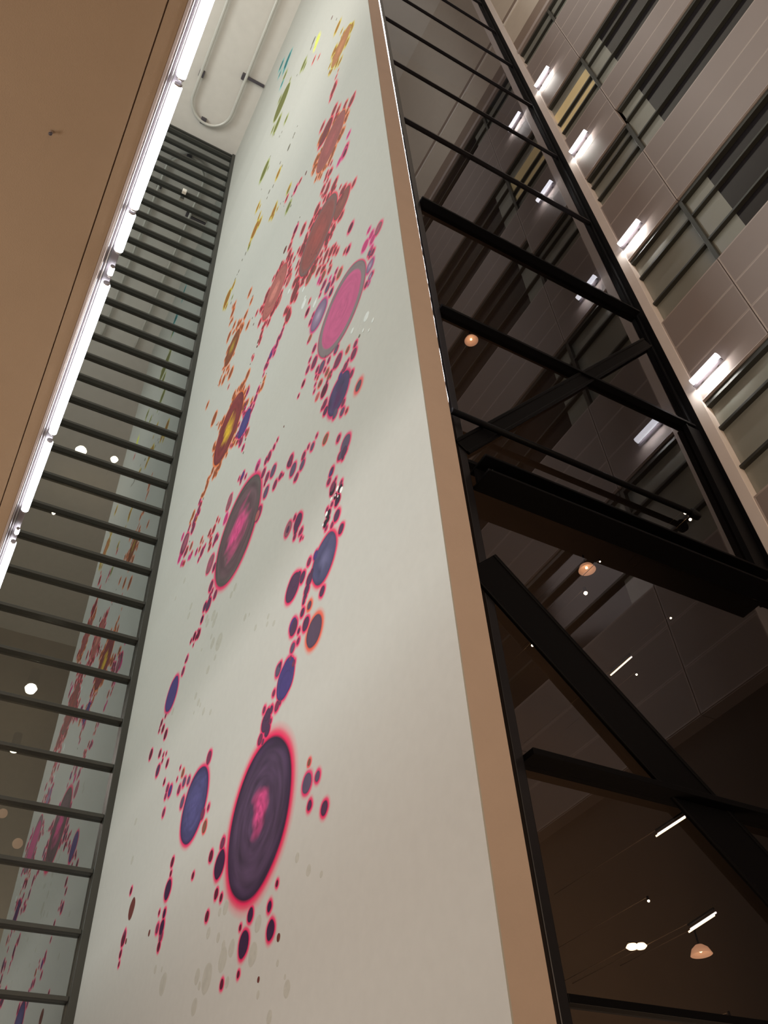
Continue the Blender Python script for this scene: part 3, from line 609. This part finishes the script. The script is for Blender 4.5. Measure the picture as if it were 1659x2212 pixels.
def proj(Y, Z):
    c = R @ Vector((XM, Y, Z)); return PX + F * c.x / c.z, PY + F * c.y / c.z
def solve(x, y, L):
    """circle on the wall whose picture is centred on x, y and L tall -> Y, Z, r (survey units)"""
    tx, ty, tl = x, y, L; r = None
    for it in range(5):
        v = on_x(tx, ty, XM)
        e = 1e-4
        p0 = proj(v.y, v.z); a = proj(v.y + e, v.z); b = proj(v.y, v.z + e)
        g = math.hypot((a[1] - p0[1]) / e, (b[1] - p0[1]) / e)
        r = tl / 2 / g
        if L < 40: break
        ps = [proj(v.y + r * math.cos(k * .1309), v.z + r * math.sin(k * .1309)) for k in range(48)]
        xs = [q[0] for q in ps]; ys = [q[1] for q in ps]
        tx += x - (min(xs) + max(xs)) / 2; ty += y - (min(ys) + max(ys)) / 2; tl *= L / (max(ys) - min(ys))
    px_y = abs(math.hypot(a[0] - p0[0], a[1] - p0[1])) / e
    px_z = abs(math.hypot(b[0] - p0[0], b[1] - p0[1])) / e
    return v.y, v.z, r, px_y, px_z
def lerp(a, b, t): return tuple(a[i] + (b[i] - a[i]) * t for i in range(3))
def spot_geo(Y, Z, r, ppx, core, rim, centre, halo, hf, streak, csz, coff, seed, verts, faces, cols):
    """adds one painted spot; heights are fractions of a millimetre and only decide which paint lies on top"""
    rm = r * U
    big = rm > .35
    nseg = 96 if big else (36 if rm > .12 else 22)
    hw = 0
    if halo: hw = max(hf * (.12 * rm + .045), min(1.5 * rm, 4.4 / ppx * U)) if not big else hf * (.085 * rm + .055)
    inner = ([i / 26 for i in range(1, 25)] + [.955]) if big else ([.5, .86] if rm > .08 else [.7])
    fr = [(q, 0) for q in inner] + [(1.0, 1)]
    if halo: fr += [(1.0 + .22 * hw / rm, 2), (1 + .5 * hw / rm, 3), (1 + .78 * hw / rm, 4), (1 + 1.25 * hw / rm, 5)]
    else: fr += [(1.09, 5)]
    hcore = .0040 - .0016 * min(1, rm / 1.6) + .0002 * ((seed * 5.3) % 1.0)
    base = len(verts)
    vx = XS; cy = Y * U; cz = Z * U + CH
    dk = .82 if halo else 1
    ac, ar = tuple(k * dk for k in alb(core)), tuple(k * dk for k in alb(rim or core)); acn = alb(centre) if centre else None; ah = tuple(k * .80 for k in alb(halo)) if halo else None
    def col(q, ang, kind):
        if kind <= 1:
            c = ac if q < .8 else lerp(ac, ar, (q - .8) / .2)
            if csz > .82: c = ac if q < .84 else ar
            elif acn:
                dx = q * math.cos(ang) - coff[0]; dz = q * math.sin(ang) - coff[1]
                d = math.hypot(dx, dz) / csz
                if big:
                    d += .55 * noise.noise((dx * 2.2 + seed, dz * 6.0, seed * 3.1))
                    if csz > .8: d = d * 6 - 5.2
                c = lerp(acn, c, max(0, min(1, (d - .35) / .65)))
            if streak:
                sw = ang + 1.6 * q
                s = noise.noise((1.3 * math.cos(sw) + seed, 1.3 * math.sin(sw), q * 11)) + .6 * noise.noise((2.6 * math.cos(sw), 2.6 * math.sin(sw) + seed, q * 23))
                c = tuple(max(.003, k * (1 + 1.5 * streak * s)) for k in c)
            if halo and kind == 1: c = tuple(k * .8 for k in c)
            return c
        if kind == 2: return ah
        if kind == 3: return lerp(WALLCOL, ah, .82)
        if kind == 4: return lerp(WALLCOL, ah, .36)
        return WALLCOL
    HT = {0: hcore, 1: hcore, 2: .0015, 3: .0011, 4: .0006, 5: .00005}
    if not halo:
        hg = .0006 + .0007 * ((seed * 7.31) % 1.0) if core == (161, 156, 142) else .0046 + .0006 * ((seed * 3.7) % 1.0)
        HT = {0: hg, 1: hg, 5: .00005}
    verts.append((vx - hcore if halo else vx - HT[0], cy, cz)); cols.append(col(0, 0, 0))
    wob = [1 + (.025 * noise.noise((math.cos(2 * math.pi * k / nseg) * 1.4 + seed, math.sin(2 * math.pi * k / nseg) * 1.4, seed)) if big else .10 * noise.noise((math.cos(2 * math.pi * k / nseg) + seed, math.sin(2 * math.pi * k / nseg), seed))) for k in range(nseg)]
    for q, kind in fr:
        for k in range(nseg):
            a = 2 * math.pi * k / nseg; rr = rm * q * wob[k]
            verts.append((vx - HT[kind], cy + rr * math.cos(a), cz + rr * math.sin(a))); cols.append(col(q, a, kind))
    for k in range(nseg):
        faces.append((base, base + 1 + (k + 1) % nseg, base + 1 + k))
    for i in range(len(fr) - 1):
        s0 = base + 1 + i * nseg; s1 = s0 + nseg
        for k in range(nseg):
            j = (k + 1) % nseg
            faces.append((s0 + k, s0 + j, s1 + j, s1 + k))
SPOTS = []
for x, y, L, core, rim, cen, halo, hf, st, cs, co in BIG:
    SPOTS.append((x, y, L, core, rim, cen, halo, hf, st, cs, co))
for (ox, oy, s), txt in TAB:
    for e in txt.split():
        x, y, L, k = e.split(','); core, cen, halo, hf = TYP[k]
        SPOTS.append((ox + float(x) / s, oy + float(y) / s, float(L) / s, core, None, cen, halo, hf, .06, .6, (0, 0)))
# fine spatter round the busy clusters
for bx, by, bl, kind, cnt in ((716, 307, 136, 'o', 26), (688, 509, 179, 'r', 46), (738, 100, 96, 'y', 18), (595, 630, 122, 'r', 24), (495, 926, 157, 'o', 26), (529, 916, 64, 'q', 14), (705, 800, 90, 'q', 12), (503, 752, 80, 'o', 12), (670, 575, 60, 'r', 16)):
    v = on_x(bx, by, XM)
    _, _, rb, _, _ = solve(bx, by, bl)
    for i in range(cnt):
        a = random.uniform(0, 2 * math.pi); d = rb * random.uniform(1.05, 1.32)
        p = proj(v.y + d * math.cos(a), v.z + d * math.sin(a))
        core, cen, halo, hf = TYP[kind]
        SPOTS.append((p[0], p[1], random.uniform(5, 15) * (bl / 150 + .3), core, None, cen, halo, hf, .06, .6, (0, 0)))
geo = []
for i, s_ in enumerate(SPOTS):
    Y, Z, r, ppy, ppz = solve(*s_[:3])
    r = min(r, (4.83 - Y) / 1.02, Y - 1.32) if Y < 4.8 else r
    if Y < 1.33 or Y > 4.83 or Z > ZC - .05 or r <= 0: continue
    v_, f_, c_ = [], [], []
    if s_[2] < 60 and s_[6]: r *= .80
    spot_geo(Y, Z, r, max(ppz, .4 * ppy), *s_[3:], i * 1.37, v_, f_, c_)
    v_ = [(a, min(b, YL * U - .004), c) for a, b, c in v_]
    geo.append((s_[2] * s_[2] if s_[6] else s_[2] * s_[2] * .3, v_, f_, c_))
geo.sort(key=lambda g: -g[0])
def paint_mesh(name, parts):
    vs, fs, cs = [], [], []
    for _, v_, f_, c_ in parts:
        b = len(vs); vs += v_; cs += c_; fs += [tuple(q + b for q in f) for f in f_]
    if len(parts) == 1: o = Vector(vs[0])
    else: o = ORG['mural']
    me = bpy.data.meshes.new(name); me.from_pydata([tuple(Vector(v) - o) for v in vs], [], fs)
    me.polygons.foreach_set('use_smooth', [True] * len(fs))
    ca = me.color_attributes.new('paint', 'FLOAT_COLOR', 'POINT')
    ca.data.foreach_set('color', [q for c in cs for q in (*c, 1.0)])
    me.materials.append(MT['paint']); me.update()
    return link(name, me, o, mural)
for g in geo[:290]: paint_mesh('paint_spot', [g])
if geo[290:]:
    o = paint_mesh('paint_spatter', geo[290:]); o['kind'] = 'stuff'
print('spots', len(geo))
